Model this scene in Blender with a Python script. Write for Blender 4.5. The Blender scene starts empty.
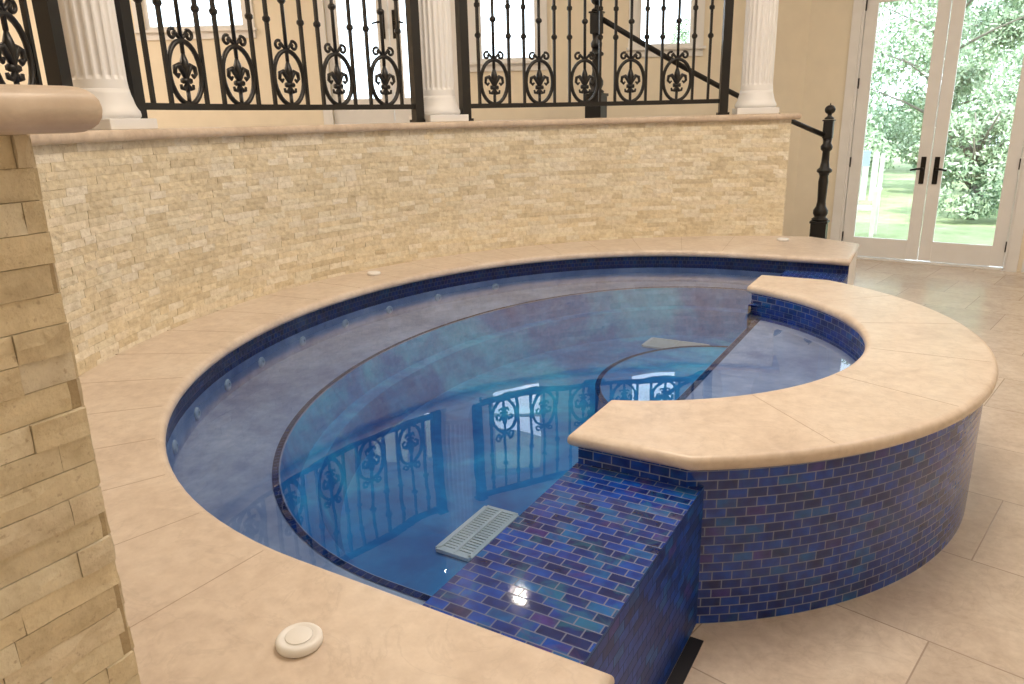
import bpy, bmesh, math, random
from mathutils import Vector, Matrix
random.seed(7)
scn=bpy.context.scene
COL=scn.collection
try:
    scn.view_settings.view_transform='Standard'
except Exception: pass

# ------------------------------------------------------------------ helpers
def mesh_obj(name, verts, faces, mat=None, smooth=False, uvs=None, parent=None, cols=None):
    me=bpy.data.meshes.new(name)
    me.from_pydata([tuple(v) for v in verts],[],faces)
    if uvs=='auto':
        uvl=me.uv_layers.new(name='UVMap')
        for p in me.polygons:
            n=p.normal; ax=max(range(3),key=lambda i:abs(n[i]))
            for li in p.loop_indices:
                c=me.vertices[me.loops[li].vertex_index].co
                uvl.data[li].uv=((c.y,c.z),(c.x,c.z),(c.x,c.y))[ax]
    elif uvs is not None:
        uvl=me.uv_layers.new(name='UVMap'); k=0
        for p,fu in zip(me.polygons,uvs):
            for li,u in zip(p.loop_indices,fu): uvl.data[li].uv=u
    if cols is not None:
        ca=me.color_attributes.new(name='Col',type='FLOAT_COLOR',domain='CORNER')
        for p,c in zip(me.polygons,cols):
            for li in p.loop_indices: ca.data[li].color=(*c,1)
    if smooth:
        for p in me.polygons: p.use_smooth=True
    me.update()
    ob=bpy.data.objects.new(name,me); COL.objects.link(ob)
    if mat: me.materials.append(mat)
    if parent: setparent(ob,parent)
    return ob
def setparent(ob,par):
    ob.parent=par
    ob.matrix_parent_inverse=Matrix.Translation(-par.location) if par.type=='EMPTY' else Matrix.Identity(4)
def empty(name,loc,label=None,cat=None,group=None):
    e=bpy.data.objects.new(name,None); e.location=loc; e.empty_display_size=.1; COL.objects.link(e)
    if label: tag(e,label,cat,group)
    return e
def tag(o,label,cat,group=None):
    o['label']=label; o['category']=cat
    if group: o['group']=group
def struct(o,label=None):
    o['kind']='structure'
    if label: o['label']=label
def box_vf(c,s,R=None,base=0):
    vs=[]
    for dx in(-1,1):
        for dy in(-1,1):
            for dz in(-1,1):
                v=Vector((dx*s[0]/2,dy*s[1]/2,dz*s[2]/2))
                if R is not None: v=R@v
                vs.append(v+Vector(c))
    f=[(0,1,3,2),(4,6,7,5),(0,4,5,1),(2,3,7,6),(0,2,6,4),(1,5,7,3)]
    return vs,[tuple(i+base for i in q) for q in f]
def boxes(name,lst,mat,parent=None,bevel=0,uv='auto'):
    V=[];F=[]
    for it in lst:
        c,s=it[0],it[1]; R=it[2] if len(it)>2 else None
        v,f=box_vf(c,s,R,len(V)); V+=v;F+=f
    ob=mesh_obj(name,V,F,mat,uvs=uv,parent=parent)
    if bevel:
        m=ob.modifiers.new('b','BEVEL'); m.width=bevel; m.segments=2; m.limit_method='ANGLE'
    return ob
def lathe_vf(prof,seg=24,c=(0,0,0),base=0):
    V=[];F=[]
    for (r,z) in prof:
        for i in range(seg):
            a=2*math.pi*i/seg; V.append(Vector((c[0]+r*math.cos(a),c[1]+r*math.sin(a),c[2]+z)))
    n=len(prof)
    for j in range(n-1):
        for i in range(seg):
            a=j*seg+i;b=j*seg+(i+1)%seg
            F.append((base+a,base+b,base+b+seg,base+a+seg))
    F.append(tuple(base+i for i in reversed(range(seg)))); F.append(tuple(base+(n-1)*seg+i for i in range(seg)))
    return V,F
def lathe(name,prof,mat,seg=24,c=(0,0,0),parent=None,smooth=True):
    v,f=lathe_vf(prof,seg,c); ob=mesh_obj(name,v,f,mat,smooth=smooth,parent=parent)
    return ob
def tube_vf(pts,r,seg=8,base=0,closed=False):
    P=[Vector(p) for p in pts]; n=len(P); V=[];F=[]
    rr=r if isinstance(r,(list,tuple)) else [r]*n
    nrm=None
    for i in range(n):
        if closed: t=(P[(i+1)%n]-P[i-1])
        else: t=P[min(i+1,n-1)]-P[max(i-1,0)]
        t.normalize()
        if nrm is None:
            up=Vector((0,0,1)) if abs(t.z)<.9 else Vector((0,1,0))
            nrm=(up-t*up.dot(t)).normalized()
        else:
            nrm=(nrm-t*nrm.dot(t)).normalized()
        b=t.cross(nrm)
        for k in range(seg):
            a=2*math.pi*k/seg; V.append(P[i]+(nrm*math.cos(a)+b*math.sin(a))*rr[i])
    m=n if closed else n-1
    for i in range(m):
        j=(i+1)%n
        for k in range(seg):
            F.append((base+i*seg+k,base+i*seg+(k+1)%seg,base+j*seg+(k+1)%seg,base+j*seg+k))
    if not closed:
        F.append(tuple(base+k for k in reversed(range(seg)))); F.append(tuple(base+(n-1)*seg+k for k in range(seg)))
    return V,F
def tubes(name,lst,mat,parent=None,seg=8,smooth=True):
    V=[];F=[]
    for it in lst:
        v,f=tube_vf(it[0],it[1],seg,len(V),it[2] if len(it)>2 else False); V+=v;F+=f
    return mesh_obj(name,V,F,mat,smooth=smooth,parent=parent)
def slab(name,poly,z0,z1,mat,bev=.0,seg=4,parent=None,uv='auto'):
    bm=bmesh.new()
    vs=[bm.verts.new((x,y,z1)) for x,y in poly]
    f=bm.faces.new(vs); f.normal_update()
    if f.normal.z<0: f.normal_flip()
    r=bmesh.ops.extrude_face_region(bm,geom=[f]); nv=[e for e in r['geom'] if isinstance(e,bmesh.types.BMVert)]
    for v in nv: v.co.z=z0
    bm.normal_update()
    bmesh.ops.recalc_face_normals(bm,faces=bm.faces)
    if bev:
        ed=[e for e in bm.edges if abs(e.verts[0].co.z-e.verts[1].co.z)<1e-6]
        bmesh.ops.bevel(bm,geom=ed,offset=bev,segments=seg,affect='EDGES',profile=.5,clamp_overlap=False)
    for fc in bm.faces: fc.smooth=(bev>0 and abs(fc.normal.z)<.98)
    bmesh.ops.triangulate(bm,faces=[fc for fc in bm.faces if len(fc.verts)>8])
    me=bpy.data.meshes.new(name); bm.to_mesh(me); bm.free()
    ob=bpy.data.objects.new(name,me); COL.objects.link(ob); me.materials.append(mat)
    if parent: setparent(ob,parent)
    return ob
def strip(name,A,B,mat,parent=None,closed=False,smooth=True,u0=0):
    """quad strip between 3d polylines A and B, uv in metres"""
    n=len(A);V=[Vector(p) for p in A]+[Vector(p) for p in B];F=[];U=[]
    us=[0.0]
    for i in range(1,n+(1 if closed else 0)): us.append(us[-1]+(Vector(A[i%n])-Vector(A[i-1])).length)
    for i in range(n if closed else n-1):
        j=(i+1)%n
        F.append((i,j,n+j,n+i)); w0=(Vector(A[i])-Vector(B[i])).length; w1=(Vector(A[j])-Vector(B[j])).length
        U.append(((us[i],w0),(us[i+1],w1),(us[i+1],0),(us[i],0)))
    return mesh_obj(name,V,F,mat,smooth=smooth,uvs=U,parent=parent)

# ------------------------------------------------------------------ materials
def newmat(name):
    m=bpy.data.materials.new(name); m.use_nodes=True; nt=m.node_tree
    b=nt.nodes['Principled BSDF']; return m,nt,b
def N(nt,t,**k):
    n=nt.nodes.new(t)
    for a,v in k.items(): setattr(n,a,v)
    return n
def math_(nt,op,a,b=None):
    n=N(nt,'ShaderNodeMath',operation=op)
    for i,x in enumerate((a,b)):
        if x is None: continue
        if isinstance(x,(int,float)): n.inputs[i].default_value=x
        else: nt.links.new(x,n.inputs[i])
    return n.outputs[0]
def ramp(nt,fac,stops,interp='LINEAR'):
    r=N(nt,'ShaderNodeValToRGB'); r.color_ramp.interpolation=interp
    while len(r.color_ramp.elements)<len(stops): r.color_ramp.elements.new(.5)
    for e,(p,c) in zip(r.color_ramp.elements,stops): e.position=p; e.color=(*c,1)
    nt.links.new(fac,r.inputs[0]); return r.outputs[0]
def mix(nt,fac,a,b,bt='MIX'):
    n=N(nt,'ShaderNodeMix',data_type='RGBA',blend_type=bt)
    for s,x in ((n.inputs[0],fac),(n.inputs[6],a),(n.inputs[7],b)):
        if isinstance(x,(int,float)): s.default_value=x
        elif isinstance(x,tuple): s.default_value=(*x,1)
        else: nt.links.new(x,s)
    return n.outputs[2]
def noise(nt,vec,scale,detail=4,rough=.5,out='Fac',dist=0):
    n=N(nt,'ShaderNodeTexNoise'); n.inputs['Scale'].default_value=scale; n.inputs['Detail'].default_value=detail
    n.inputs['Roughness'].default_value=rough; n.inputs['Distortion'].default_value=dist
    if vec is not None: nt.links.new(vec,n.inputs['Vector'])
    return n.outputs[out]
def bump(nt,h,strength,dist=.01,prev=None):
    b=N(nt,'ShaderNodeBump'); b.inputs['Strength'].default_value=strength; b.inputs['Distance'].default_value=dist
    nt.links.new(h,b.inputs['Height'])
    if prev is not None: nt.links.new(prev,b.inputs['Normal'])
    return b.outputs[0]
def flat(name,col,rough=.6,metal=0,bumpn=None):
    m,nt,b=newmat(name); b.inputs['Base Color'].default_value=(*col,1); b.inputs['Roughness'].default_value=rough; b.inputs['Metallic'].default_value=metal
    g=N(nt,'ShaderNodeNewGeometry')
    nz=noise(nt,g.outputs['Position'],bumpn or 6,3)
    c=mix(nt,nz,tuple(x*.93 for x in col),tuple(min(1,x*1.05) for x in col)); nt.links.new(c,b.inputs['Base Color'])
    return m
def tiles(nt,vec,w,h,m,offset=.5,seed=0):
    s=N(nt,'ShaderNodeSeparateXYZ'); nt.links.new(vec,s.inputs[0])
    r=math_(nt,'DIVIDE',s.outputs[1],h); row=math_(nt,'FLOOR',r); fr=math_(nt,'FRACT',r)
    off=math_(nt,'MULTIPLY',math_(nt,'FLOORED_MODULO',row,2.0),offset)
    cu=math_(nt,'ADD',math_(nt,'DIVIDE',s.outputs[0],w),off); col=math_(nt,'FLOOR',cu); fc=math_(nt,'FRACT',cu)
    dv=math_(nt,'MULTIPLY',math_(nt,'MINIMUM',fr,math_(nt,'SUBTRACT',1.0,fr)),h)
    du=math_(nt,'MULTIPLY',math_(nt,'MINIMUM',fc,math_(nt,'SUBTRACT',1.0,fc)),w)
    d=math_(nt,'MINIMUM',du,dv)
    mr=N(nt,'ShaderNodeMapRange'); mr.inputs[1].default_value=m*.8; mr.inputs[2].default_value=m*1.5
    nt.links.new(d,mr.inputs[0])
    cb=N(nt,'ShaderNodeCombineXYZ'); nt.links.new(col,cb.inputs[0]); nt.links.new(row,cb.inputs[1]); cb.inputs[2].default_value=seed
    wn=N(nt,'ShaderNodeTexWhiteNoise'); nt.links.new(cb.outputs[0],wn.inputs['Vector'])
    return mr.outputs[0],wn.outputs['Value'],wn.outputs['Color']
def uvvec(nt):
    return N(nt,'ShaderNodeTexCoord').outputs['UV']
def mosaic(name,w=.067,h=.0335,mort=.0015,mortcol=(.08,.12,.24),dark=1.0,rough=.1,irid=.25,spec=.6,uni=0.0):
    m,nt,b=newmat(name); uv=uvvec(nt)
    mask,val,colr=tiles(nt,uv,w,h,mort)
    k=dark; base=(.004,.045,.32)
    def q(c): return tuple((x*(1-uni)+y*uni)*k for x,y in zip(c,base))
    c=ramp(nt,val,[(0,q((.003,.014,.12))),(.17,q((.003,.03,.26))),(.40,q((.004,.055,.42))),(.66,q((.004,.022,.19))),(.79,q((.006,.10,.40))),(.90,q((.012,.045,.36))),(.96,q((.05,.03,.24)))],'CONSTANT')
    nz=noise(nt,uv,22,3); nz2=ramp(nt,nz,[(.35,(.6,.65,.72)),(.65,(1.4,1.4,1.22))])
    c=mix(nt,1.0,c,nz2,'MULTIPLY')
    nzi=noise(nt,uv,9,4,.6,dist=1.0); im=ramp(nt,nzi,[(.52,(0,0,0)),(.66,(1,1,1))])
    c=mix(nt,math_(nt,'MULTIPLY',im,irid),c,(.02,.18,.30))
    nzj=noise(nt,uv,7.3,4,.6,dist=1.2); jm_=ramp(nt,nzj,[(.56,(0,0,0)),(.70,(1,1,1))])
    c=mix(nt,math_(nt,'MULTIPLY',jm_,irid*.9),c,(.12,.055,.17))
    c=mix(nt,mask,mortcol,c)
    nt.links.new(c,b.inputs['Base Color'])
    rr=math_(nt,'SUBTRACT',.65,math_(nt,'MULTIPLY',mask,.65-rough)); nt.links.new(rr,b.inputs['Roughness'])
    hh=math_(nt,'ADD',mask,math_(nt,'MULTIPLY',nz,.35)); nt.links.new(bump(nt,hh,.3,.002),b.inputs['Normal'])
    b.inputs['Specular IOR Level'].default_value=spec
    return m
def travertine(name,c1,c2,c3,rough=.35,scale=3.0,tile=None,rot=0,mortcol=(.32,.24,.17),bumps=.15,vein=.18):
    m,nt,b=newmat(name); g=N(nt,'ShaderNodeNewGeometry').outputs['Position']
    nz=noise(nt,g,scale,8,.6,dist=.6)
    c=ramp(nt,nz,[(.3,c1),(.5,c2),(.7,c3)])
    nz3=noise(nt,g,scale*7,6,.65); c=mix(nt,.4,c,ramp(nt,nz3,[(.3,tuple(x*.84 for x in c1)),(.7,c3)]))
    v=noise(nt,g,scale*1.3,7,.6,dist=1.5)
    vv=math_(nt,'ABSOLUTE',math_(nt,'SUBTRACT',v,.5)); vm=ramp(nt,vv,[(0,(1,1,1)),(.025,(0,0,0))])
    c=mix(nt,math_(nt,'MULTIPLY',vm,vein),c,tuple(x*.70 for x in c1))
    nrm=None
    if tile:
        mp=N(nt,'ShaderNodeMapping'); mp.inputs['Rotation'].default_value=(0,0,rot); mp.inputs['Location'].default_value=tile[3]
        nt.links.new(g,mp.inputs['Vector'])
        mask,val,colr=tiles(nt,mp.outputs[0],tile[0],tile[1],tile[2],tile[4])
        c=mix(nt,1.0,c,ramp(nt,val,[(0,(.90,.90,.89)),(1,(1.05,1.05,1.04))]),'MULTIPLY')
        c=mix(nt,mask,mortcol,c); nrm=bump(nt,mask,.3,.003)
    nt.links.new(c,b.inputs['Base Color']); b.inputs['Roughness'].default_value=rough
    nt.links.new(bump(nt,nz3,bumps,.004,nrm),b.inputs['Normal'])
    return m
def ledger(name):
    m,nt,b=newmat(name); g=N(nt,'ShaderNodeNewGeometry').outputs['Position']
    a=N(nt,'ShaderNodeVertexColor'); a.layer_name='Col'
    nz=noise(nt,g,28,8,.65); c=mix(nt,1.0,a.outputs['Color'],ramp(nt,nz,[(.3,(.80,.77,.71)),(.55,(1,1,1)),(.75,(1.10,1.09,1.07))]),'MULTIPLY')
    pit=noise(nt,g,75,3,.6); pm=ramp(nt,pit,[(.30,(1,1,1)),(.37,(0,0,0))]); c=mix(nt,math_(nt,'MULTIPLY',pm,.5),c,(.42,.31,.19))
    nt.links.new(c,b.inputs['Base Color']); b.inputs['Roughness'].default_value=.8
    n1=bump(nt,nz,.6,.011); nt.links.new(bump(nt,pit,.35,.004,n1),b.inputs['Normal'])
    return m
M_ledger=ledger('split_travertine')
M_cope=travertine('coping_travertine',(.58,.465,.38),(.73,.61,.505),(.81,.71,.615),rough=.33)
M_floor=travertine('floor_travertine',(.54,.435,.36),(.67,.565,.475),(.77,.68,.59),rough=.24,scale=3.2,tile=(.6,.6,.0022,(.22,.12,0),.5),rot=math.radians(12),mortcol=(.40,.32,.26),bumps=.05,vein=.18)
M_cap=travertine('cap_travertine',(.54,.415,.31),(.69,.555,.43),(.78,.66,.535),rough=.35)
M_mos=mosaic('blue_glass_mosaic',irid=.45,dark=.95,rough=.06,uni=.10,spec=.8)
M_mosw=mosaic('ring_glass_mosaic',mortcol=(.22,.26,.40),dark=1.0,rough=.13,irid=.15,uni=.30)
M_mosf=mosaic('weir_face_mosaic',mortcol=(.04,.07,.19),dark=1.0,rough=.35,irid=.08,spec=.2,uni=.3)
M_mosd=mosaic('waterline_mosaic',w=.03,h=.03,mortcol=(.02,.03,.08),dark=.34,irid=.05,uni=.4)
M_cream=flat('cream_paint',(.91,.82,.66),.7)
M_white=flat('white_paint',(.88,.87,.86),.45)
M_ceil=flat('ceiling_paint',(.86,.83,.77),.8)
M_iron=flat('black_iron',(.010,.009,.009),.38)
M_bronze=flat('dark_bronze',(.02,.016,.014),.35,.5)
M_plastic=flat('white_plastic',(.90,.89,.88),.35)
M_jet=flat('jet_plastic',(.60,.61,.65),.5)
M_grate=flat('grate_plastic',(.68,.68,.65),.4)
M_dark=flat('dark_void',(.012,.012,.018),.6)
M_grout=flat('grout',(.50,.39,.30),.8)
def plaster(name,c1,c2,c3,s1=1.4):
    m,nt,b=newmat(name); g=N(nt,'ShaderNodeNewGeometry').outputs['Position']
    nz=noise(nt,g,s1,6,.6,dist=.5); nz2=noise(nt,g,12,5,.6)
    c=ramp(nt,nz,[(.3,c1),(.48,c2),(.66,c3)]); c=mix(nt,1.0,c,ramp(nt,nz2,[(.3,(.75,.8,.88)),(.7,(1.2,1.15,1.1))]),'MULTIPLY')
    nt.links.new(c,b.inputs['Base Color']); b.inputs['Roughness'].default_value=.7
    return m
M_plaster=plaster('blue_pool_plaster',(.008,.10,.33),(.014,.22,.50),(.05,.48,.66))
M_bench=plaster('bench_plaster',(.17,.22,.38),(.30,.35,.50),(.44,.48,.61),1.8)
# water: fresnel mirror over tinted clear
def fresmat(name,ior,tint,wav=None):
    m=bpy.data.materials.new(name); m.use_nodes=True; nt=m.node_tree; nt.nodes.clear()
    o=N(nt,'ShaderNodeOutputMaterial'); tr=N(nt,'ShaderNodeBsdfTransparent'); gl=N(nt,'ShaderNodeBsdfGlossy'); fr=N(nt,'ShaderNodeFresnel'); mx=N(nt,'ShaderNodeMixShader')
    tr.inputs[0].default_value=(*tint,1); gl.inputs['Roughness'].default_value=.0; gl.inputs[0].default_value=(1,1,1,1); fr.inputs[0].default_value=ior
    if wav:
        g=N(nt,'ShaderNodeNewGeometry').outputs['Position']
        bn=bump(nt,noise(nt,g,2.2,2,.4),wav,.05)
        nt.links.new(bn,gl.inputs['Normal']); nt.links.new(bn,fr.inputs['Normal'])
    nt.links.new(fr.outputs[0],mx.inputs[0]); nt.links.new(tr.outputs[0],mx.inputs[1]); nt.links.new(gl.outputs[0],mx.inputs[2]); nt.links.new(mx.outputs[0],o.inputs[0])
    return m
M_water=fresmat('pool_water',1.37,(.70,.83,.97),.04)
M_glass=fresmat('window_glass',1.45,(.95,.97,.97))

# ------------------------------------------------------------------ key dimensions (metres)
ZC=.633          # coping top
ZW=.513          # water level
TH=.052          # coping thickness
EA,EB=1.93,2.33  # pool ellipse
WC=Vector((1.05,0)); WR=3.447   # curved wall circle
ZU=1.60; ZT=1.652               # wall cap underside / top
RC=Vector((-.128,.099)); RO,RI=1.669,1.157
X0,X1=.28,.712                  # overflow weir
ZBN=.375                        # bench level
def wp(a,r,z=0):
    a=math.radians(a); return Vector((WC.x+r*math.cos(a),WC.y+r*math.sin(a),z))
def ell(a,ea,eb,cy=0):
    a=math.radians(a); return (ea*math.cos(a),cy+eb*math.sin(a))

# ------------------------------------------------------------------ stone cladding
PAL=[(.82,.73,.55),(.84,.75,.59),(.79,.69,.50),(.86,.79,.63),(.82,.72,.53),(.88,.81,.67),(.74,.64,.46),(.84,.75,.57)]
def cladding(V,F,Cc,mapf,L,z0,z1,rowh,lo=.07,hi=.20,seed=1,dep=.0065,jit=.0016):
    rnd=random.Random(seed); nrow=round((z1-z0)/rowh); rh=(z1-z0)/nrow; G=.0004
    for r in range(nrow):
        u=-rnd.uniform(0,.1); za=z0+r*rh+G; zb=z0+(r+1)*rh-G
        while u<L:
            w=rnd.uniform(lo,hi); ua=max(0,u)+G; ub=min(L,u+w)-G; u+=w
            if ub-ua<.012: continue
            d=rnd.uniform(.003,dep); base=len(V)
            p=rnd.choice(PAL); k=rnd.uniform(.93,1.05); col=tuple(min(1,x*k) for x in p)
            nu=max(2,int((ub-ua)/.03)); nv=2
            for j in range(nv+1):
                for i in range(nu+1):
                    edge=(i in(0,nu)) or (j in(0,nv))
                    dd=d+rnd.uniform(-jit,jit)-(.001 if edge else 0)
                    V.append(mapf(ua+(ub-ua)*i/nu,dd,za+(zb-za)*j/nv))
            for j in range(nv):
                for i in range(nu):
                    a=base+j*(nu+1)+i; F.append((a,a+1,a+nu+2,a+nu+1)); Cc.append(col)
            rim=[base+i for i in range(nu+1)]+[base+j*(nu+1)+nu for j in range(1,nv+1)]+[base+nv*(nu+1)+i for i in range(nu-1,-1,-1)]+[base+j*(nu+1) for j in range(nv-1,0,-1)]
            us=[ua+(ub-ua)*i/nu for i in range(nu+1)]+[ub]*nv+[ua+(ub-ua)*i/nu for i in range(nu-1,-1,-1)]+[ua]*(nv-1)
            zs=[za]*(nu+1)+[za+(zb-za)*j/nv for j in range(1,nv+1)]+[zb]*nu+[za+(zb-za)*j/nv for j in range(nv-1,0,-1)]
            b2=len(V)
            for uu,zz in zip(us,zs): V.append(mapf(uu,-.004,zz))
            n=len(rim)
            for i in range(n): F.append((rim[i],b2+i,b2+(i+1)%n,rim[(i+1)%n])); Cc.append(tuple(x*.9 for x in col))
A0,A1=106.7,250.0
Lw=math.radians(A1-A0)*WR
V=[];F=[];Cc=[]
cladding(V,F,Cc,lambda u,d,z: wp(A0+math.degrees(u/WR),WR-d,z),Lw,ZC-.02,ZU,.037,seed=3)
e0=wp(A0,WR); rad=(e0-wp(A0,0)).normalized(); tang=Vector((math.sin(math.radians(A0)),-math.cos(math.radians(A0)),0))
cladding(V,F,Cc,lambda u,d,z: e0+rad*u+tang*d+Vector((0,0,z)),.34,ZC-.4,ZU,.037,seed=5)
n=80
core=[wp(A0+(A1-A0)*i/n,WR) for i in range(n+1)]
outer=[wp(A0+(A1-A0)*i/n,WR+.34) for i in range(n+1)]
b0=len(V)
for p in core: V+= [p+Vector((0,0,.0)),p+Vector((0,0,ZU))]
for p in outer: V+= [p+Vector((0,0,.0)),p+Vector((0,0,ZU))]
kc=(.50,.40,.26); kw=(.7,.6,.45)
for i in range(n):
    a=b0+2*i; F.append((a,a+1,a+3,a+2)); Cc.append(kc)
    o_=b0+2*(n+1)+2*i; F.append((o_,o_+2,o_+3,o_+1)); Cc.append(kw)
    F.append((a+1,o_+1,o_+3,a+3)); Cc.append(kc)
F.append((b0,b0+2*(n+1),b0+2*(n+1)+1,b0+1)); Cc.append(kc)
e1=b0+2*n; F.append((e1,e1+1,e1+2*(n+1)+1,e1+2*(n+1))); Cc.append(kc)
w=mesh_obj('stone_wall',V,F,M_ledger,cols=Cc)
tag(w,'curved retaining wall clad in cream split travertine','stone wall')
arc_in=[tuple(wp(A0-1.2+(A1-A0+1.2)*i/90,WR-.05)[:2]) for i in range(91)]
arc_out=[tuple(wp(A0-1.2+(A1-A0+1.2)*i/90,WR+.39)[:2]) for i in range(91)]
cap=slab('wall_cap',arc_in+arc_out[::-1],ZU,ZT,M_cap,bev=.022,seg=4)
tag(cap,'bullnosed beige travertine cap along the curved stone wall','stone cap')

# ------------------------------------------------------------------ near pier
PX0,PX1,PY0,PY1=-.05,.458,-3.62,-3.013
PZ=1.648
V=[];F=[];Cc=[]
cladding(V,F,Cc,lambda u,d,z: Vector((PX1+d,PY0+u,z)),PY1-PY0,ZC+.002,PZ,.033,seed=11,lo=.06,hi=.17,dep=.008,jit=.0018)
cladding(V,F,Cc,lambda u,d,z: Vector((PX1-u,PY1+d,z)),PX1-PX0,ZC+.002,PZ,.033,seed=12,lo=.06,hi=.17,dep=.005,jit=.0010)
v,f=box_vf(((PX0+PX1)/2,(PY0+PY1)/2,(ZC+PZ)/2+.001),(PX1-PX0,PY1-PY0,PZ-ZC-.002),None,len(V)); V+=v;F+=f;Cc+=[kc]*6
pier=empty('stone_pier',((PX0+PX1)/2,(PY0+PY1)/2,ZC),'split travertine pier with thick rounded stone cap beside the pool','stone pier')
mesh_obj('pier_body',V,F,M_ledger,cols=Cc,parent=pier)
o_=.052
slab('pier_cap',[(PX0-o_,PY0-o_),(PX1+o_,PY0-o_),(PX1+o_,PY1+o_),(PX0-o_,PY1+o_)],PZ,PZ+.046,M_cap,bev=.021,seg=5,parent=pier)

# ------------------------------------------------------------------ pool
pool=empty('swimming_pool',(0,0,0),'raised blue mosaic pool with beige travertine coping','pool')
NE=72
def halfell(ea,eb,x,cy=0,z=None):
    pts=[(x,cy-eb)]+[ (ea*math.cos(math.radians(270-180*i/NE)), cy+eb*math.sin(math.radians(270-180*i/NE))) for i in range(NE+1)]+[(x,cy+eb)]
    return pts if z is None else [(a,b_,z) for a,b_ in pts]
inner=[(.83,-EB)]+halfell(EA,EB,.3)[1:-1]+[(.72,EB)]
out=[(.70,3.10),(.30,3.34)]+[tuple(wp(A0+(253-A0)*i/60,WR+.004)[:2]) for i in range(61)]+[(.83,-3.45)]
slab('coping',inner+out,ZC-TH,ZC,M_cope,bev=.024,seg=5,parent=pool)
for a in list(range(96,270,9)):
    p=Vector((*ell(a,EA,EB),0))
    nrm=Vector((p.x/EA**2,p.y/EB**2,0)).normalized()
    q=p+nrm*.02; t=.0
    while (Vector((q.x,q.y,0))-Vector((WC.x,WC.y,0))).length<WR-.01 and t<1.4: q+=nrm*.02; t+=.02
    L=(q-p).length-.03
    if L<.1: continue
    c=p+nrm*(.03+L/2); R=Matrix.Rotation(math.atan2(nrm.y,nrm.x),3,'Z')
    boxes('coping_joint',[((c.x,c.y,ZC-.001),(L,.0022,.003),R)],M_grout,parent=pool)
def prism_sides(name,poly,z0,z1,mat,parent=None,closed=True):
    return strip(name,[(x,y,z1) for x,y in poly],[(x,y,z0) for x,y in poly],mat,parent=parent,closed=closed)
ew=halfell(EA+.03,EB+.03,X1)
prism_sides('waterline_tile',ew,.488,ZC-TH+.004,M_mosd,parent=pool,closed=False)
prism_sides('pool_wall',halfell(EA+.03,EB+.03,X1),.30,.488,M_bench,parent=pool,closed=False)
boxes('deck_end',[((.735-.35,2.36+.35,(ZC-TH)/2),(.62,.68,ZC-TH))],M_white,parent=pool)
boxes('deck_skirt',[((.755-.35,-2.36-.52,(ZC-TH)/2),(.70,1.03,ZC-TH))],M_cream,parent=pool)
BA,BB,BC=1.475,2.09,.07
bo=halfell(EA+.03,EB+.03,X0,0,ZBN); bi=halfell(BA,BB,X0,BC,ZBN)
strip('bench_seat',bo,bi,M_bench,parent=pool)
r1=halfell(BA-.05,BB-.05,X0,BC,.24); r2=halfell(BA-.13,BB-.13,X0,BC,.235); r3=halfell(BA-.20,BB-.21,X0,BC,.05)
strip('bench_riser',bi,r1,M_plaster,parent=pool)
strip('lower_step',r1,r2,M_plaster,parent=pool)
strip('bench_riser',r2,r3,M_plaster,parent=pool)
bs=halfell(BA+.03,BB+.03,X0,BC,ZBN+.003); bs2=halfell(BA+.005,BB+.005,X0,BC,ZBN+.003)
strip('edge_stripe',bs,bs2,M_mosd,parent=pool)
boxes('basin_floor',[((-.55,.05,.03),(2.1,4.4,.04))],M_plaster,parent=pool)
def arcseat(r,x):
    b0=math.acos((x-RC.x)/r); return [(RC.x+r*math.cos(-b0+2*b0*i/40),RC.y+r*math.sin(-b0+2*b0*i/40)) for i in range(41)]
slab('ring_seat',arcseat(RI+.035,X0+.04),.03,.42,M_bench,parent=pool)
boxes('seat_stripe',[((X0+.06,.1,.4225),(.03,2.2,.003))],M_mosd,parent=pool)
sc=[(.3+.62*math.cos(math.radians(a)),.35+.72*math.sin(math.radians(a))) for a in range(90,271,6)]
slab('step',sc,.05,.26,M_plaster,parent=pool)
sA=[(x,y,.2625) for x,y in sc]; sB=[(.3+(x-.3)*.955,.35+(y-.35)*.955,.2625) for x,y in sc]
strip('step_stripe',sA,sB,M_mosd,parent=pool)
def weir(y0,y1):
    zt=ZW+.004
    mesh_obj('weir_top',[(X0,y0,zt),(X1,y0,zt),(X1,y1,zt),(X0,y1,zt)],[(0,1,2,3)],M_mos,uvs=[[(X0,y0),(X1,y0),(X1,y1),(X0,y1)]],parent=pool)
    mesh_obj('weir_face',[(X1,y0,zt),(X1,y0,0.0),(X1,y1,0),(X1,y1,zt),(X0,y0,zt),(X0,y1,zt),(X0,y1,0.0),(X0,y0,0.0)],[(0,1,2,3),(4,5,6,7)],M_mosf,uvs=[[(y0,ZW),(y0,0),(y1,0),(y1,ZW)],[(y0,ZW),(y1,ZW),(y1,0),(y0,0)]],parent=pool)
weir(-EB-.03,-.95); weir(1.15,EB+.03)
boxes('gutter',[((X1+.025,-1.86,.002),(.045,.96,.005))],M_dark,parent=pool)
def ringpoly(ro,ri,x,yh):
    P=[]
    a0=math.degrees(math.asin(yh/ro)); 
    for i in range(61):
        a=math.radians(-a0+2*a0*i/60); P.append((RC.x+ro*math.cos(a),RC.y+ro*math.sin(a)))
    P.append((x,RC.y+yh))
    dx=x-RC.x; b0=math.degrees(math.acos(dx/ri))
    for i in range(0,49):
        a=math.radians(b0-2*b0*i/48); P.append((RC.x+ri*math.cos(a),RC.y+ri*math.sin(a)))
    P.append((x,RC.y-yh))
    return P
rp=ringpoly(RO,RI,.256,1.459)
slab('ring_coping',rp,ZC-TH,ZC,M_cope,bev=.024,seg=5,parent=pool)
rb=ringpoly(RO-.035,RI+.03,X0+.004,1.43)
prism_sides('ring_wall',rb,0,ZC-TH+.004,M_mosw,parent=pool)
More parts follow.
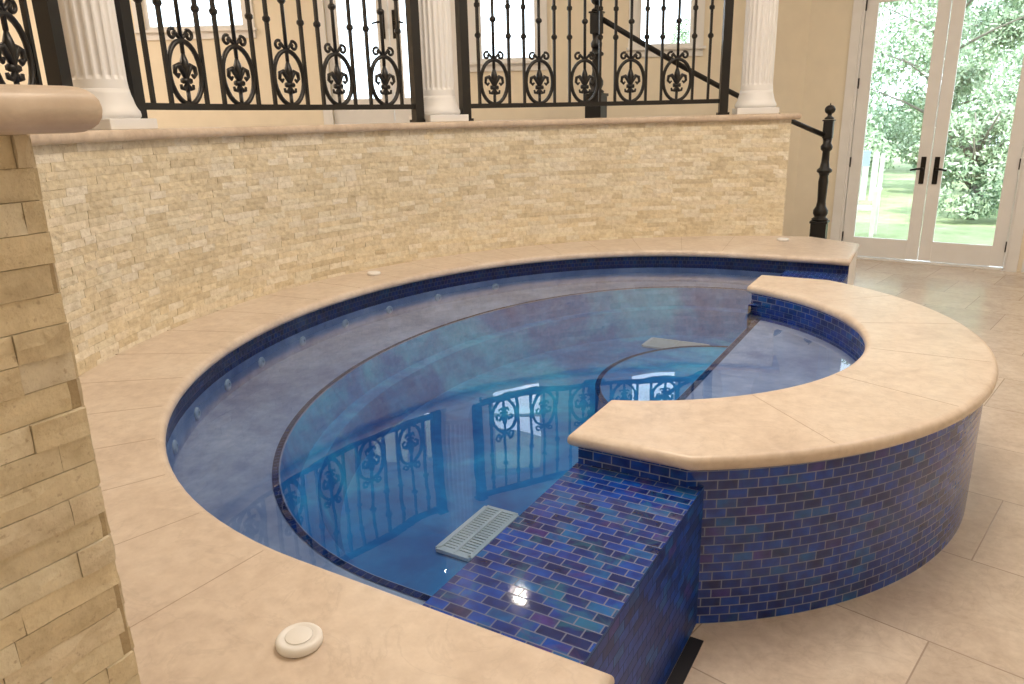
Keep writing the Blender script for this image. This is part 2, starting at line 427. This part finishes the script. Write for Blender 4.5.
for a in (-44,-22,0,22,44):
    ar=math.radians(a); L=RO-RI-.05; rm=(RO+RI)/2
    boxes('coping_joint',[((RC.x+rm*math.cos(ar),RC.y+rm*math.sin(ar),ZC-.001),(L,.0022,.003),Matrix.Rotation(ar,3,'Z'))],M_grout,parent=pool)
rw=RI+.03; b0=math.acos((X0-RC.x)/rw)
wpoly=halfell(EA+.03,EB+.03,X0)+[(RC.x+rw*math.cos(b0-2*b0*i/48),RC.y+rw*math.sin(b0-2*b0*i/48)) for i in range(49)]
bm=bmesh.new(); f=bm.faces.new([bm.verts.new((x,y,ZW)) for x,y in wpoly]); f.normal_update()
if f.normal.z<0: f.normal_flip()
bmesh.ops.triangulate(bm,faces=bm.faces); me=bpy.data.meshes.new('water'); bm.to_mesh(me); bm.free()
wa=bpy.data.objects.new('pool_water',me); COL.objects.link(wa); me.materials.append(M_water)
tag(wa,'still clear blue water filling the pool','water')
def grate(cx,cy,sx,sy,z):
    e=empty('drain_grate',(cx,cy,z),'white slotted drain grate under the water','drain grate','pool drain grates')
    boxes('grate_base',[((cx,cy,z+.004),(sx,sy,.004))],M_dark,parent=e)
    L=[((cx,cy-sy/2,z+.012),(sx,.02,.014)),((cx,cy+sy/2,z+.012),(sx,.02,.014)),((cx-sx/2,cy,z+.012),(.02,sy,.014)),((cx+sx/2,cy,z+.012),(.02,sy,.014)),((cx,cy,z+.013),(.014,sy,.014))]
    n=int(sy/.018)
    for i in range(1,n): L.append(((cx,cy-sy/2+sy*i/n,z+.011),(sx,.012,.010)))
    boxes('grate_slats',L,M_grate,parent=e)
grate(-.20,-1.24,.15,.36,.051); grate(-.30,1.56,.42,.2,.051)
prof=[(.0,0),(.029,0),(.029,.005),(.023,.011),(.012,.013),(.010,.006),(0,.006)]
jm=None
for a in (229,219.5,210,201,191,181,171,160,147):
    x,y=ell(a,EA+.03,EB+.03); nrm=Vector((-x/EA**2,-y/EB**2,0)).normalized()
    if jm is None:
        v,f=lathe_vf(prof,16); jm=mesh_obj('water_jet',v,f,M_jet,smooth=False); jo=jm
    else:
        jo=jm.copy(); COL.objects.link(jo)
    jo.location=(x,y,.430); jo.rotation_euler=nrm.to_track_quat('Z','Y').to_euler()
    tag(jo,'white round water jet set in the pool wall','water jet','pool wall jets')
for i,(x,y) in enumerate([(.235,-2.565),(-2.16,.50),(.12,3.02)]):
    e=empty('deck_lid',(x,y,ZC),'round white plastic control lid set on the coping','deck lid','deck control lids')
    lathe('lid_flange',[(0,0),(.043,0),(.047,.003),(.047,.014),(.043,.019),(.036,.020),(.034,.0185),(0,.0185)],M_plastic,32,(x,y,ZC),parent=e)
    lathe('lid_knob',[(0,.0175),(.026,.0175),(.028,.0195),(.026,.0205),(0,.0210)],M_plastic,32,(x,y,ZC),parent=e)

# ------------------------------------------------------------------ room shell
fwd=Vector((-.507,.862,0)); rgt=Vector((.862,.507,0)); BASE=Vector((-3.30,4.34,0))
dd=Vector((.9933,-.1154,0)); DA=Vector((.36,6.01,0))
ZCE=4.8
def wall_open(name,o,d,L0,L1,z0,z1,ops,mat,th=.14):
    nrm=Vector((d.y,-d.x,0))
    xs=sorted(set([L0,L1]+[a for q in ops for a in q[:2]])); zs=sorted(set([z0,z1]+[a for q in ops for a in q[2:4]]))
    R=Matrix.Rotation(math.atan2(d.y,d.x),3,'Z'); L=[]
    for i in range(len(xs)-1):
        for j in range(len(zs)-1):
            xm=(xs[i]+xs[i+1])/2; zm=(zs[j]+zs[j+1])/2
            if any(q[0]<xm<q[1] and q[2]<zm<q[3] for q in ops): continue
            c=o+d*xm-nrm*th/2; L.append(((c.x,c.y,zm),(xs[i+1]-xs[i],th,zs[j+1]-zs[j]),R))
    w=boxes(name,L,mat); struct(w); return w
def onwall(o,d,s,z,off=0):
    nrm=Vector((d.y,-d.x,0)); p=o+d*s+nrm*off; return (p.x,p.y,z)
wins=[(-4.05,-2.91,2.71,3.9),(-.31,.38,2.29,3.9),(1.50,2.15,2.40,3.9)]
doorop=(-2.02,-.60,1.62,3.85)
wall_open('wall_back',BASE,rgt,-8.2,3.50,0,ZCE,wins+[doorop],M_cream)
DO=(-.14,1.54,0,2.98)
wall_open('wall_door',DA,dd,-.78,4.3,0,ZCE,[DO],M_cream)
RX=DA+dd*4.3
def plainwall(name,a,b):
    a=Vector(a);b=Vector(b);d=(b-a); L=d.length; d.normalize(); wall_open(name,a,d,0,L,0,ZCE,[],M_cream)
plainwall('wall_right',(RX.x,RX.y,0),(RX.x,-6.5,0))
plainwall('wall_rear',(RX.x,-6.5,0),(-10.4,-6.5,0))
LB=BASE+rgt*-8.2
plainwall('wall_left',(-10.4,-6.5,0),(LB.x,LB.y,0))
fl=boxes('floor',[((-2.5,.2,-.05),(16.5,14,.10)),],M_floor); struct(fl)
ce=boxes('ceiling',[((-2.6,.2,ZCE+.05),(16.5,14,.1))],M_ceil); struct(ce)
Rb=Matrix.Rotation(math.atan2(rgt.y,rgt.x),3,'Z'); Rd=Matrix.Rotation(math.atan2(dd.y,dd.x),3,'Z')
def casing(name,o,d,R,op,cw,mat,sill=True,dep=.03,off=.012):
    s0,s1,z0,z1=op; L=[(onwall(o,d,s0-cw/2,(z0+z1)/2,off),(cw,dep,z1-z0+ (2*cw if sill else cw)),R),(onwall(o,d,s1+cw/2,(z0+z1)/2,off),(cw,dep,z1-z0+(2*cw if sill else cw)),R),
       (onwall(o,d,(s0+s1)/2,z1+cw/2,off),(s1-s0,dep,cw),R)]
    if sill: L.append((onwall(o,d,(s0+s1)/2,z0-cw/2,off),(s1-s0,dep,cw),R)); L.append((onwall(o,d,(s0+s1)/2,z0-.01,off+.03),(s1-s0+2*cw+.04,.07,.03),R))
    t=boxes(name,L,mat,bevel=.004); struct(t); return t
tn=1
for i,w_ in enumerate(wins):
    casing('trim_%d'%tn,BASE,rgt,Rb,w_,.10,M_white); tn+=1
    s0,s1,z0,z1=w_; fwid=.045
    L=[(onwall(BASE,rgt,s0+fwid/2,(z0+z1)/2,-.05),(fwid,.05,z1-z0),Rb),(onwall(BASE,rgt,s1-fwid/2,(z0+z1)/2,-.05),(fwid,.05,z1-z0),Rb),
       (onwall(BASE,rgt,(s0+s1)/2,z0+fwid/2,-.05),(s1-s0-2*fwid,.05,fwid),Rb),(onwall(BASE,rgt,(s0+s1)/2,z1-fwid/2,-.05),(s1-s0-2*fwid,.05,fwid),Rb),
       (onwall(BASE,rgt,(s0+s1)/2,(z0+z1)/2,-.05),(s1-s0-2*fwid,.05,fwid),Rb)]
    if i==0: L.append((onwall(BASE,rgt,(s0+s1)/2,(z0+z1)/2,-.05),(fwid,.045,z1-z0-2*fwid),Rb))
    wn=boxes('window_%d'%(i+1),L,M_white); struct(wn,'white framed window')
    boxes('glass_pane',[(onwall(BASE,rgt,(s0+s1)/2,(z0+z1)/2,-.05),(s1-s0-2*fwid,.006,z1-z0-2*fwid),Rb)],M_glass,parent=wn)
def lever(o,d,hs,z,sg,par):
    a=Vector(onwall(o,d,hs,z,-.01)); b1=Vector(onwall(o,d,hs,z,.05)); c1=Vector(onwall(o,d,hs+sg*.05,z-.002,.055)); e1=Vector(onwall(o,d,hs+sg*.11,z-.015,.05))
    tubes('handle_lever',[([a,b1],.011),([b1,c1,e1],[.013,.012,.010])],M_bronze,parent=par,seg=10)
casing('trim_%d'%tn,BASE,rgt,Rb,doorop,.11,M_white,sill=False); tn+=1
s0,s1,z0,z1=doorop; sw=.13; sm=(s0+s1)/2
for k,(a_,b_) in enumerate([(s0+.005,sm-.003),(sm+.003,s1-.005)]):
    L=[(onwall(BASE,rgt,a_+sw/2,(z0+z1)/2,-.05),(sw,.045,z1-z0-.01),Rb),(onwall(BASE,rgt,b_-sw/2,(z0+z1)/2,-.05),(sw,.045,z1-z0-.01),Rb),
       (onwall(BASE,rgt,(a_+b_)/2,z0+.16,-.05),(b_-a_-2*sw,.045,.30),Rb),(onwall(BASE,rgt,(a_+b_)/2,z1-.08,-.05),(b_-a_-2*sw,.045,.15),Rb)]
    d3=boxes('door_%d'%(3+k),L,M_white); struct(d3,'white glazed balcony door with black lever handle')
    boxes('glass_pane',[(onwall(BASE,rgt,(a_+b_)/2,(z0+.31+z1-.155)/2,-.05),(b_-a_-2*sw,.01,z1-z0-.465),Rb)],M_glass,parent=d3)
    hs=b_-sw/2 if k==0 else a_+sw/2
    boxes('handle_plate',[(onwall(BASE,rgt,hs,2.72,-.02),(.05,.014,.30),Rb)],M_bronze,parent=d3,bevel=.004)
    lever(BASE,rgt,hs,2.74,-1 if k==0 else 1,d3)
H3=2.94
casing('trim_%d'%tn,DA,dd,Rd,DO,.10,M_white,sill=False,dep=.035); tn+=1
jb=boxes('trim_%d'%tn,[(onwall(DA,dd,DO[0]+.012,1.48,-.07),(.024,.15,2.96),Rd),(onwall(DA,dd,DO[1]-.012,1.48,-.07),(.024,.15,2.96),Rd),(onwall(DA,dd,.70,2.965,-.07),(1.63,.15,.03),Rd),(onwall(DA,dd,.70,.012,-.07),(1.62,.15,.022),Rd)],M_white); struct(jb); tn+=1
for k,(s0,s1) in enumerate([(-.112,.696),(.704,1.512)]):
    st=.122
    L=[(onwall(DA,dd,s0+st/2,H3/2+.02,-.04),(st,.045,H3-.03),Rd),(onwall(DA,dd,s1-st/2,H3/2+.02,-.04),(st,.045,H3-.03),Rd),
       (onwall(DA,dd,(s0+s1)/2,.14,-.04),(s1-s0-2*st,.045,.22),Rd),(onwall(DA,dd,(s0+s1)/2,H3-.09,-.04),(s1-s0-2*st,.045,.17),Rd)]
    d=boxes('door_%d'%(k+1),L,M_white,bevel=.003); struct(d,'tall white french door with a full glass pane')
    boxes('glass_pane',[(onwall(DA,dd,(s0+s1)/2,1.54,-.04),(s1-s0-2*st,.008,2.60),Rd)],M_glass,parent=d)
    hs=(s1-st/2) if k==0 else (s0+st/2)
    boxes('handle_plate',[(onwall(DA,dd,hs,1.02,-.012),(.05,.012,.29),Rd)],M_bronze,parent=d,bevel=.004)
    lever(DA,dd,hs,1.04,-1 if k==0 else 1,d)
    hx=s0-.004 if k==0 else s1+.004
    for z in(.25,1.1,1.95,2.75): boxes('hinge',[(onwall(DA,dd,hx,z,-.008),(.024,.024,.11),Rd)],M_bronze,parent=d)
bb=boxes('baseboard_door',[(onwall(DA,dd,-.49,.07,.009),(.46,.018,.14),Rd),(onwall(DA,dd,2.98,.07,.009),(2.6,.018,.14),Rd)],M_white); struct(bb)

# balcony floor
def ray_poly(p,d,poly):
    best=None
    for i in range(len(poly)):
        a=poly[i];b_=poly[(i+1)%len(poly)]; e=(b_[0]-a[0],b_[1]-a[1]); den=d[0]*e[1]-d[1]*e[0]
        if abs(den)<1e-9: continue
        t=((a[0]-p[0])*e[1]-(a[1]-p[1])*e[0])/den; u=((a[0]-p[0])*d[1]-(a[1]-p[1])*d[0])/den
        if t>0 and -1e-6<=u<=1+1e-6 and (best is None or t<best): best=t
    return best
CORN=BASE+rgt*3.40
poly=[(CORN.x,CORN.y),(RX.x,RX.y),(RX.x,-6.5),(-10.4,-6.5),(LB.x,LB.y)]
inn=[];ou=[]
for i in range(60):
    a=133+(250-133)*i/59; r=math.radians(a); d=(math.cos(r),math.sin(r)); t=ray_poly((WC.x,WC.y),d,poly)-.05
    inn.append((WC.x+3.80*d[0],WC.y+3.80*d[1])); ou.append((WC.x+t*d[0],WC.y+t*d[1]))
bf_=slab('floor_balcony',inn+ou[::-1],1.48,1.60,M_floor); struct(bf_,'raised balcony floor')

# stairs
SA=Vector((-1.50,2.86,0)); SB=Vector((.11,4.69,0)); sd=(SB-SA).normalized(); sn=Vector((-sd.y,sd.x,0)); Rs=Matrix.Rotation(math.atan2(sd.y,sd.x),3,'Z')
stair=empty('staircase',(SB.x,SB.y,0),'cream staircase descending from the balcony behind the stone wall','staircase')
nst=9; run=.30; ztop=1.60
for i in range(nst-1):
    z=ztop-(i+1)*ztop/nst; s=i*run+.02; c=SA+sd*(s+run/2)+sn*.62
    boxes('tread',[((c.x,c.y,z-.015),(run+.02,1.0,.03),Rs)],M_cap,parent=stair,bevel=.006); boxes('riser',[((c.x,c.y,(z-.03)/2),(run-.002,.96,z-.03),Rs)],M_white,parent=stair)

# newels
def newel(px,py,z0,zt,label,k=1.5):
    e=empty('newel_post',(px,py,z0),label,'newel post','iron newel posts'); h=zt-z0
    boxes('newel_base',[((px,py,z0+.012),(.19,.19,.024)),((px,py,z0+.13),(.15,.15,.22)),((px,py,z0+.245),(.17,.17,.025))],M_iron,parent=e,bevel=.006)
    prof=[(0,.255),(.050,.255),(.054,.275),(.036,.295),(.048,.33),(.048,.36),(.032,.40),(.027,.45),(.032,.46*h),(.027,.5*h),(.034,.52*h),(.048,.53*h),(.048,.545*h),(.032,.56*h),(.025,.6*h),(.023,h-.46),(.036,h-.44),(.038,h-.41),(.025,h-.38),(.03,h-.33)]
    prof=[(r*k,z) for r,z in prof]
    lathe('newel_shaft',prof,M_iron,20,(px,py,z0),parent=e)
    boxes('newel_block',[((px,py,zt-.25),(.09,.09,.17)),((px,py,zt-.165),(.11,.11,.015))],M_iron,parent=e,bevel=.006)
    fp=[(0,0),(.045,0),(.045,.012),(.020,.03),(.020,.045)]+[(.05*math.sin(math.radians(t)),.09-.045*math.cos(math.radians(t))) for t in range(25,176,15)]+[(.008,.14),(.0,.155)]
    lathe('newel_finial',fp,M_iron,20,(px,py,zt-.155),parent=e)
    return e
NU=Vector((-1.52,2.87,0)); 
newel(NU.x,NU.y,1.60,2.68,'black iron newel post with ball finial on the balcony',1.3)
NL=Vector((.17,4.66,0))
boxes('newel_plinth',[((NL.x+.0,NL.y,.17),(.24,.24,.34))],M_white,parent=stair)
newel(NL.x,NL.y,.342,1.74,'black iron newel post with ball finial at the stair foot')
hr=empty('handrail',(SB.x,SB.y,1.3),'slim black iron handrail sloping down the stairs','handrail')
pts=[]
for i in range(0,9):
    t=i/8; pa=NU+sd*.055; pb=NL-sd*.055; p=pa.lerp(pb,t)+Vector((0,0,2.46+(1.44-2.46)*t-(.05*math.sin(math.pi*t)))); pts.append(p)
tubes('rail_bar',[(pts,.024)],M_iron,parent=hr,seg=10)

# ------------------------------------------------------------------ columns
def column(a,label):
    p=wp(a,WR+.16,ZT); e=empty('column',p,label,'column','fluted white columns')
    R=Matrix.Rotation(math.radians(a),3,'Z')
    boxes('column_plinth',[((p.x,p.y,ZT+.025),(.34,.34,.05),R)],M_white,parent=e,bevel=.004)
    lathe('column_base',[(0,.05),(.162,.05),(.170,.06),(.171,.07),(.168,.085),(.158,.10),(.150,.12),(.144,.145),(.138,.165),(.134,.19),(0,.19)],M_white,48,p,parent=e)
    V=[];F=[];seg=160;fl=20
    hs=[(.18,1.0),(.23,.97),(.25,.97),(.26,.97),(1.0,.965),(2.0,.93),(ZCE-ZT-.16,.90),(ZCE-ZT-.12,.92)]
    for k,(z,s) in enumerate(hs):
        for i in range(seg):
            t=2*math.pi*i/seg; ph=(i*fl/seg)%1.0
            dep=0 if k<2 or k>6 else .011*max(0,math.sin(math.pi*min(1,max(0,(ph-.12)/.76))))**.7
            r=.134*s-dep; V.append((p.x+r*math.cos(t),p.y+r*math.sin(t),ZT+z))
    for k in range(len(hs)-1):
        for i in range(seg): F.append((k*seg+i,k*seg+(i+1)%seg,(k+1)*seg+(i+1)%seg,(k+1)*seg+i))
    mesh_obj('column_shaft',V,F,M_white,parent=e)
    boxes('column_capital',[((p.x,p.y,ZCE-.062),(.36,.36,.118),R)],M_white,parent=e,bevel=.01)
for a,l in ((-161.3,'white fluted column standing on the stone wall cap'),(155.7,'white fluted column standing on the stone wall cap'),(111.2,'white fluted column standing on the end of the wall cap')):
    column(a,l)

# ------------------------------------------------------------------ iron balustrades
RF=WR+.12
def spiral(cx,cz,r0,r1,a0,a1,n=18):
    return [(cx+(r0+(r1-r0)*i/n)*math.cos(math.radians(a0+(a1-a0)*i/n)),0,cz+(r0+(r1-r0)*i/n)*math.sin(math.radians(a0+(a1-a0)*i/n))) for i in range(n+1)]
ZB=1.765; ZTOP=2.66
lst=[]
hw,hh=.118,.166; cz=.180
ov=[(hw*math.cos(math.radians(t)),0,cz+hh*math.sin(math.radians(t))) for t in range(0,360,12)]
lst.append((ov,.0145,True))
for s in(-1,1):
    up=[(0,0,cz+hh+.005),(s*.022,0,cz+hh+.022),(s*.045,0,cz+hh+.046)]; lst.append((up,.011))
    sp=[(s*x,y,z) for x,y,z in spiral(.060,cz+hh+.030,.030,.010,120,-230,20)]; lst.append((sp,.010))
    leaf=[(0,0,cz-.035),(s*.020,0,cz+.005),(s*.046,0,cz+.040),(s*.072,0,cz+.030),(s*.077,0,cz-.004),(s*.058,0,cz-.022),(s*.046,0,cz-.006)]; lst.append((leaf,[.012,.016,.016,.014,.012,.011,.008]))
    leaf=[(0,0,cz-.055),(s*.022,0,cz-.086),(s*.042,0,cz-.082),(s*.046,0,cz-.062)]; lst.append((leaf,[.011,.013,.011,.008]))
lst.append(([(0,0,cz-.13),(0,0,cz-.05),(0,0,cz-.01),(0,0,cz+.03),(0,0,cz+.06),(0,0,cz+.115)],[.011,.013,.018,.029,.023,.005]))
lst.append(([(-.032,0,cz-.042),(.032,0,cz-.042)],.016))
lst.append(([(0,0,.0),(0,0,cz-.10)],.012))
lst.append(([(0,0,cz+.10),(0,0,ZTOP-ZB)],.012))
lst.append(([(0,0,.62),(0,0,.635),(0,0,.65),(0,0,.665)],[.012,.026,.026,.012]))
orn=None; bar=None
def balustrade(a0,a1,nstep,oidx,label,posts):
    global orn,bar
    am=(a0+a1)/2
    e=empty('iron_balustrade',wp(am,RF,ZT),label,'railing','black iron balustrades')
    for nm_,z,hh_ in (('bottom_rail',ZB,.035),('top_rail',ZTOP,.05)):
        n=24; V=[];F=[]
        for i in range(n+1):
            a=a0+(a1-a0)*i/n
            for rr,zz_ in((-.018,-hh_/2),(.018,-hh_/2),(.018,hh_/2),(-.018,hh_/2)): V.append(wp(a,RF+rr,z+zz_))
        for i in range(n):
            for k in range(4): F.append((4*i+k,4*i+(k+1)%4,4*i+4+(k+1)%4,4*i+4+k))
        mesh_obj(nm_,V,F,M_iron,parent=e)
    for a in posts:
        p=wp(a,RF); R=Matrix.Rotation(math.radians(a),3,'Z')
        boxes('post',[((p.x,p.y,(ZT+ZTOP+.02)/2),(.07,.07,ZTOP+.02-ZT),R),((p.x,p.y,ZT+.01),(.095,.095,.02),R),((p.x,p.y,ZTOP+.03),(.09,.09,.02),R)],M_iron,parent=e)
    step=(a1-a0)/nstep
    for i in range(1,nstep):
        a=a0+step*i
        p=wp(a,RF,ZB)
        if i in oidx:
            if orn is None:
                ob=tubes('scroll_ornament',lst,M_iron,seg=6); orn=ob
            else: ob=orn.copy(); COL.objects.link(ob)
        else:
            if bar is None:
                v,f=box_vf((0,0,(ZTOP-ZB)/2),(.020,.020,ZTOP-ZB)); v2,f2=lathe_vf([(0,.50),(.012,.50),(.024,.515),(.024,.53),(.012,.545),(0,.545)],10,base=len(v))
                v3,f3=lathe_vf([(0,.72),(.012,.72),(.022,.73),(.022,.75),(.012,.76),(0,.76)],10,base=len(v)+len(v2))
                ob=mesh_obj('baluster',v+v2+v3,f+f2+f3,M_iron); bar=ob
            else: ob=bar.copy(); COL.objects.link(ob)
        ob.parent=e; ob.matrix_parent_inverse=Matrix.Translation(-e.location)
        ob.location=p; ob.rotation_euler=(0,0,math.radians(a+90))
balustrade(-164.3,-201.0,17,(3,6,9,12,15),'black wrought iron balustrade with oval scroll ornaments',[-164.3,-201.0])
balustrade(152.2,115.6,17,(2,5,8,11,14),'black wrought iron balustrade with oval scroll ornaments',[152.2,115.6])
balustrade(-156.5,-130,12,(2,5,8,11),'black wrought iron balustrade with oval scroll ornaments',[-156.5])

# ------------------------------------------------------------------ outside
M_grass,nt,b=newmat('lawn'); g=N(nt,'ShaderNodeNewGeometry').outputs['Position']
c=ramp(nt,noise(nt,g,2,8,.7),[(.3,(.22,.29,.13)),(.6,(.38,.46,.25)),(.75,(.55,.55,.42))]); nt.links.new(c,b.inputs['Base Color']); b.inputs['Roughness'].default_value=.9
lw=mesh_obj('lawn',[(-25,9.6,-.12),(-.6,6.35,-.12),(30,4.2,-.12),(30,40,-.12),(-25,40,-.12)],[(0,1,2,3,4)],M_grass); tag(lw,'sunlit green lawn outside the french doors','lawn'); 
M_leaf,nt,b=newmat('leaves'); g=N(nt,'ShaderNodeNewGeometry')
c=ramp(nt,g.outputs['Random Per Island'],[(0,(.16,.24,.14)),(.5,(.33,.45,.29)),(1,(.66,.73,.60))]); nt.links.new(c,b.inputs['Base Color']); b.inputs['Roughness'].default_value=.8
M_bark=flat('bark',(.22,.19,.17),.9)
def tree(x,y,h,r,n,seed,label,sz=1.0):
    z=-.12
    rnd=random.Random(seed); e=empty('tree',(x,y,z),label,'tree','garden trees')
    lst=[([(x,y,z),(x+.1,y,z+h*.3),(x,y+.1,z+h*.6),(x+.05,y,z+h*.9)],[.13,.10,.07,.03])]
    for k in range(9):
        a=rnd.uniform(0,6.28); hz=z+h*rnd.uniform(.15,.7); lst.append(([(x,y,hz),(x+r*.4*math.cos(a),y+r*.4*math.sin(a),hz+.4),(x+r*.8*math.cos(a),y+r*.8*math.sin(a),hz+.7)],[.04,.022,.010]))
    tubes('trunk',lst,M_bark,parent=e,seg=7)
    V=[];F=[]
    cl=[(Vector((rnd.uniform(-.8,.8)*r,rnd.uniform(-.8,.8)*r,h*(.10+.88*rnd.random()))),rnd.uniform(.25,.6)*r*.6) for _ in range(34)]
    for i in range(n):
        c,cr=rnd.choice(cl); d=Vector((rnd.gauss(0,1),rnd.gauss(0,1),rnd.gauss(0,1))).normalized()*cr*rnd.uniform(.3,1)
        p=Vector((x,y,z))+c+d; s=rnd.uniform(.025,.06)*sz
        p.z=max(p.z,z+.12)
        t=Vector((rnd.gauss(0,1),rnd.gauss(0,1),rnd.gauss(0,1))).normalized(); u=t.orthogonal().normalized()
        b0=len(V); V+=[p-t*s,p+u*s*.5,p+t*s,p-u*s*.5]; F.append((b0,b0+1,b0+2,b0+3))
    fo=mesh_obj('foliage',V,F,M_leaf,parent=e); fo['kind']='stuff'
tree(-3.4,18,7.5,2.4,22000,1,'leafy green tree on the lawn',1.3)
tree(.9,16,6.5,2.0,28000,2,'leafy green tree on the lawn',1.2)
tree(5.2,15,6.5,2.0,22000,3,'leafy green tree on the lawn',1.2)
tree(-1.5,12.3,3.2,1.5,12000,4,'leafy green tree on the lawn')
tree(1.6,11.2,1.7,.95,10000,6,'low leafy shrub on the lawn')
tree(.8,22.5,9,3.6,34000,9,'leafy green tree on the lawn',1.8)
# garden chair
cx,cy,cz_=.10,8.6,-.12
ch=empty('garden_chair',(cx,cy,cz_),'white slatted garden chair with a pale blue towel','chair')
KS=1.15
for sx in(-.24,.24):
    for (ya,yb,za,zb) in((-.25,-.25,0,.66),(.28,.28,0,1.15)):
        boxes('leg',[((cx+sx*KS,cy+ya,cz_+(za+zb)/2+.002),(.055,.055,zb-za))],M_white,parent=ch)
    boxes('armrest',[((cx+sx*KS,cy,cz_+.675),(.08,.62,.03))],M_white,parent=ch)
boxes('seat',[((cx,cy-.22+.11*k,cz_+.42),(.50,.085,.025)) for k in range(5)],M_white,parent=ch)
boxes('backrest',[((cx-.19+.126*k,cy+.28,cz_+.85),(.085,.025,.70)) for k in range(4)],M_white,parent=ch)
boxes('towel',[((cx+.02,cy+.255,cz_+1.10),(.18,.02,.20)),((cx+.02,cy+.285,cz_+1.205),(.18,.08,.02))],flat('blue_towel',(.50,.62,.85),.9),parent=ch)

# ------------------------------------------------------------------ lights
def area(name,loc,size,power,col,rot=(0,0,0),sy=None):
    l=bpy.data.lights.new(name,'AREA'); l.energy=power; l.color=col; l.shape='RECTANGLE'; l.size=size; l.size_y=sy or size
    o=bpy.data.objects.new(name,l); o.location=loc; o.rotation_euler=rot; COL.objects.link(o); return o
warm=(1.0,.86,.70)
area('ceiling_light_pool',(.3,-.2,4.6),2.0,132,warm)
area('ceiling_light_door',(3.0,2.2,4.6),2.2,55,(1.0,.94,.89))
area('ceiling_light_near',(1.6,-4.8,4.6),2.0,30,warm)
area('ceiling_light_balcony',(-6.2,-2.4,4.6),2.4,235,(1.0,.87,.73))
M_lamp=bpy.data.materials.new('lamp_glow'); M_lamp.use_nodes=True; nt=M_lamp.node_tree; nt.nodes.clear()
o=N(nt,'ShaderNodeOutputMaterial'); em=N(nt,'ShaderNodeEmission'); em.inputs[0].default_value=(1,.93,.82,1); em.inputs[1].default_value=120; nt.links.new(em.outputs[0],o.inputs[0])
for x,y in [(-3.57,3.14),(-2.55,3.09),(-5.0,.5)]:
    e=empty('recessed_downlight',(x,y,ZCE),'round recessed ceiling downlight','ceiling light','recessed downlights')
    lathe('light_trim',[(.062,-.012),(.085,-.012),(.09,-.001),(.062,-.001)],M_white,24,(x,y,ZCE),parent=e)
    lathe('light_bulb',[(0,-.0135),(.06,-.0135),(.06,-.012),(0,-.012)],M_lamp,24,(x,y,ZCE),parent=e)
sun=bpy.data.lights.new('sun','SUN'); sun.energy=5.5; sun.angle=.02; sun.color=(1,.95,.85)
so=bpy.data.objects.new('sun',sun); so.rotation_euler=(math.radians(35),math.radians(12),math.radians(20)); COL.objects.link(so)
wd=bpy.data.worlds.new('World'); scn.world=wd; wd.use_nodes=True; nt=wd.node_tree
bg=nt.nodes['Background']; bg.inputs[0].default_value=(.80,.90,1.0,1); bg.inputs[1].default_value=4.4

# ------------------------------------------------------------------ camera
f_,pi_,ro_,ya_=739.85,math.radians(16.6791),math.radians(1.4273),math.radians(30.4741)
c_,s_=math.cos(ya_),math.sin(ya_)
R0=Vector((c_,s_,0)); Fw=Vector((-s_*math.cos(pi_),c_*math.cos(pi_),-math.sin(pi_))); D0=Fw.cross(R0)
Rr=R0*math.cos(ro_)+D0*math.sin(ro_); Dn=-R0*math.sin(ro_)+D0*math.cos(ro_)
cam=bpy.data.cameras.new('camera'); cam.sensor_width=36; cam.lens=f_*36/1024; cam.clip_start=.05
co=bpy.data.objects.new('camera',cam); COL.objects.link(co)
Mx=Matrix((( Rr.x,-Dn.x,-Fw.x,1.2715),(Rr.y,-Dn.y,-Fw.y,-3.4388),(Rr.z,-Dn.z,-Fw.z,1.65),(0,0,0,1)))
co.matrix_world=Mx
scn.camera=co
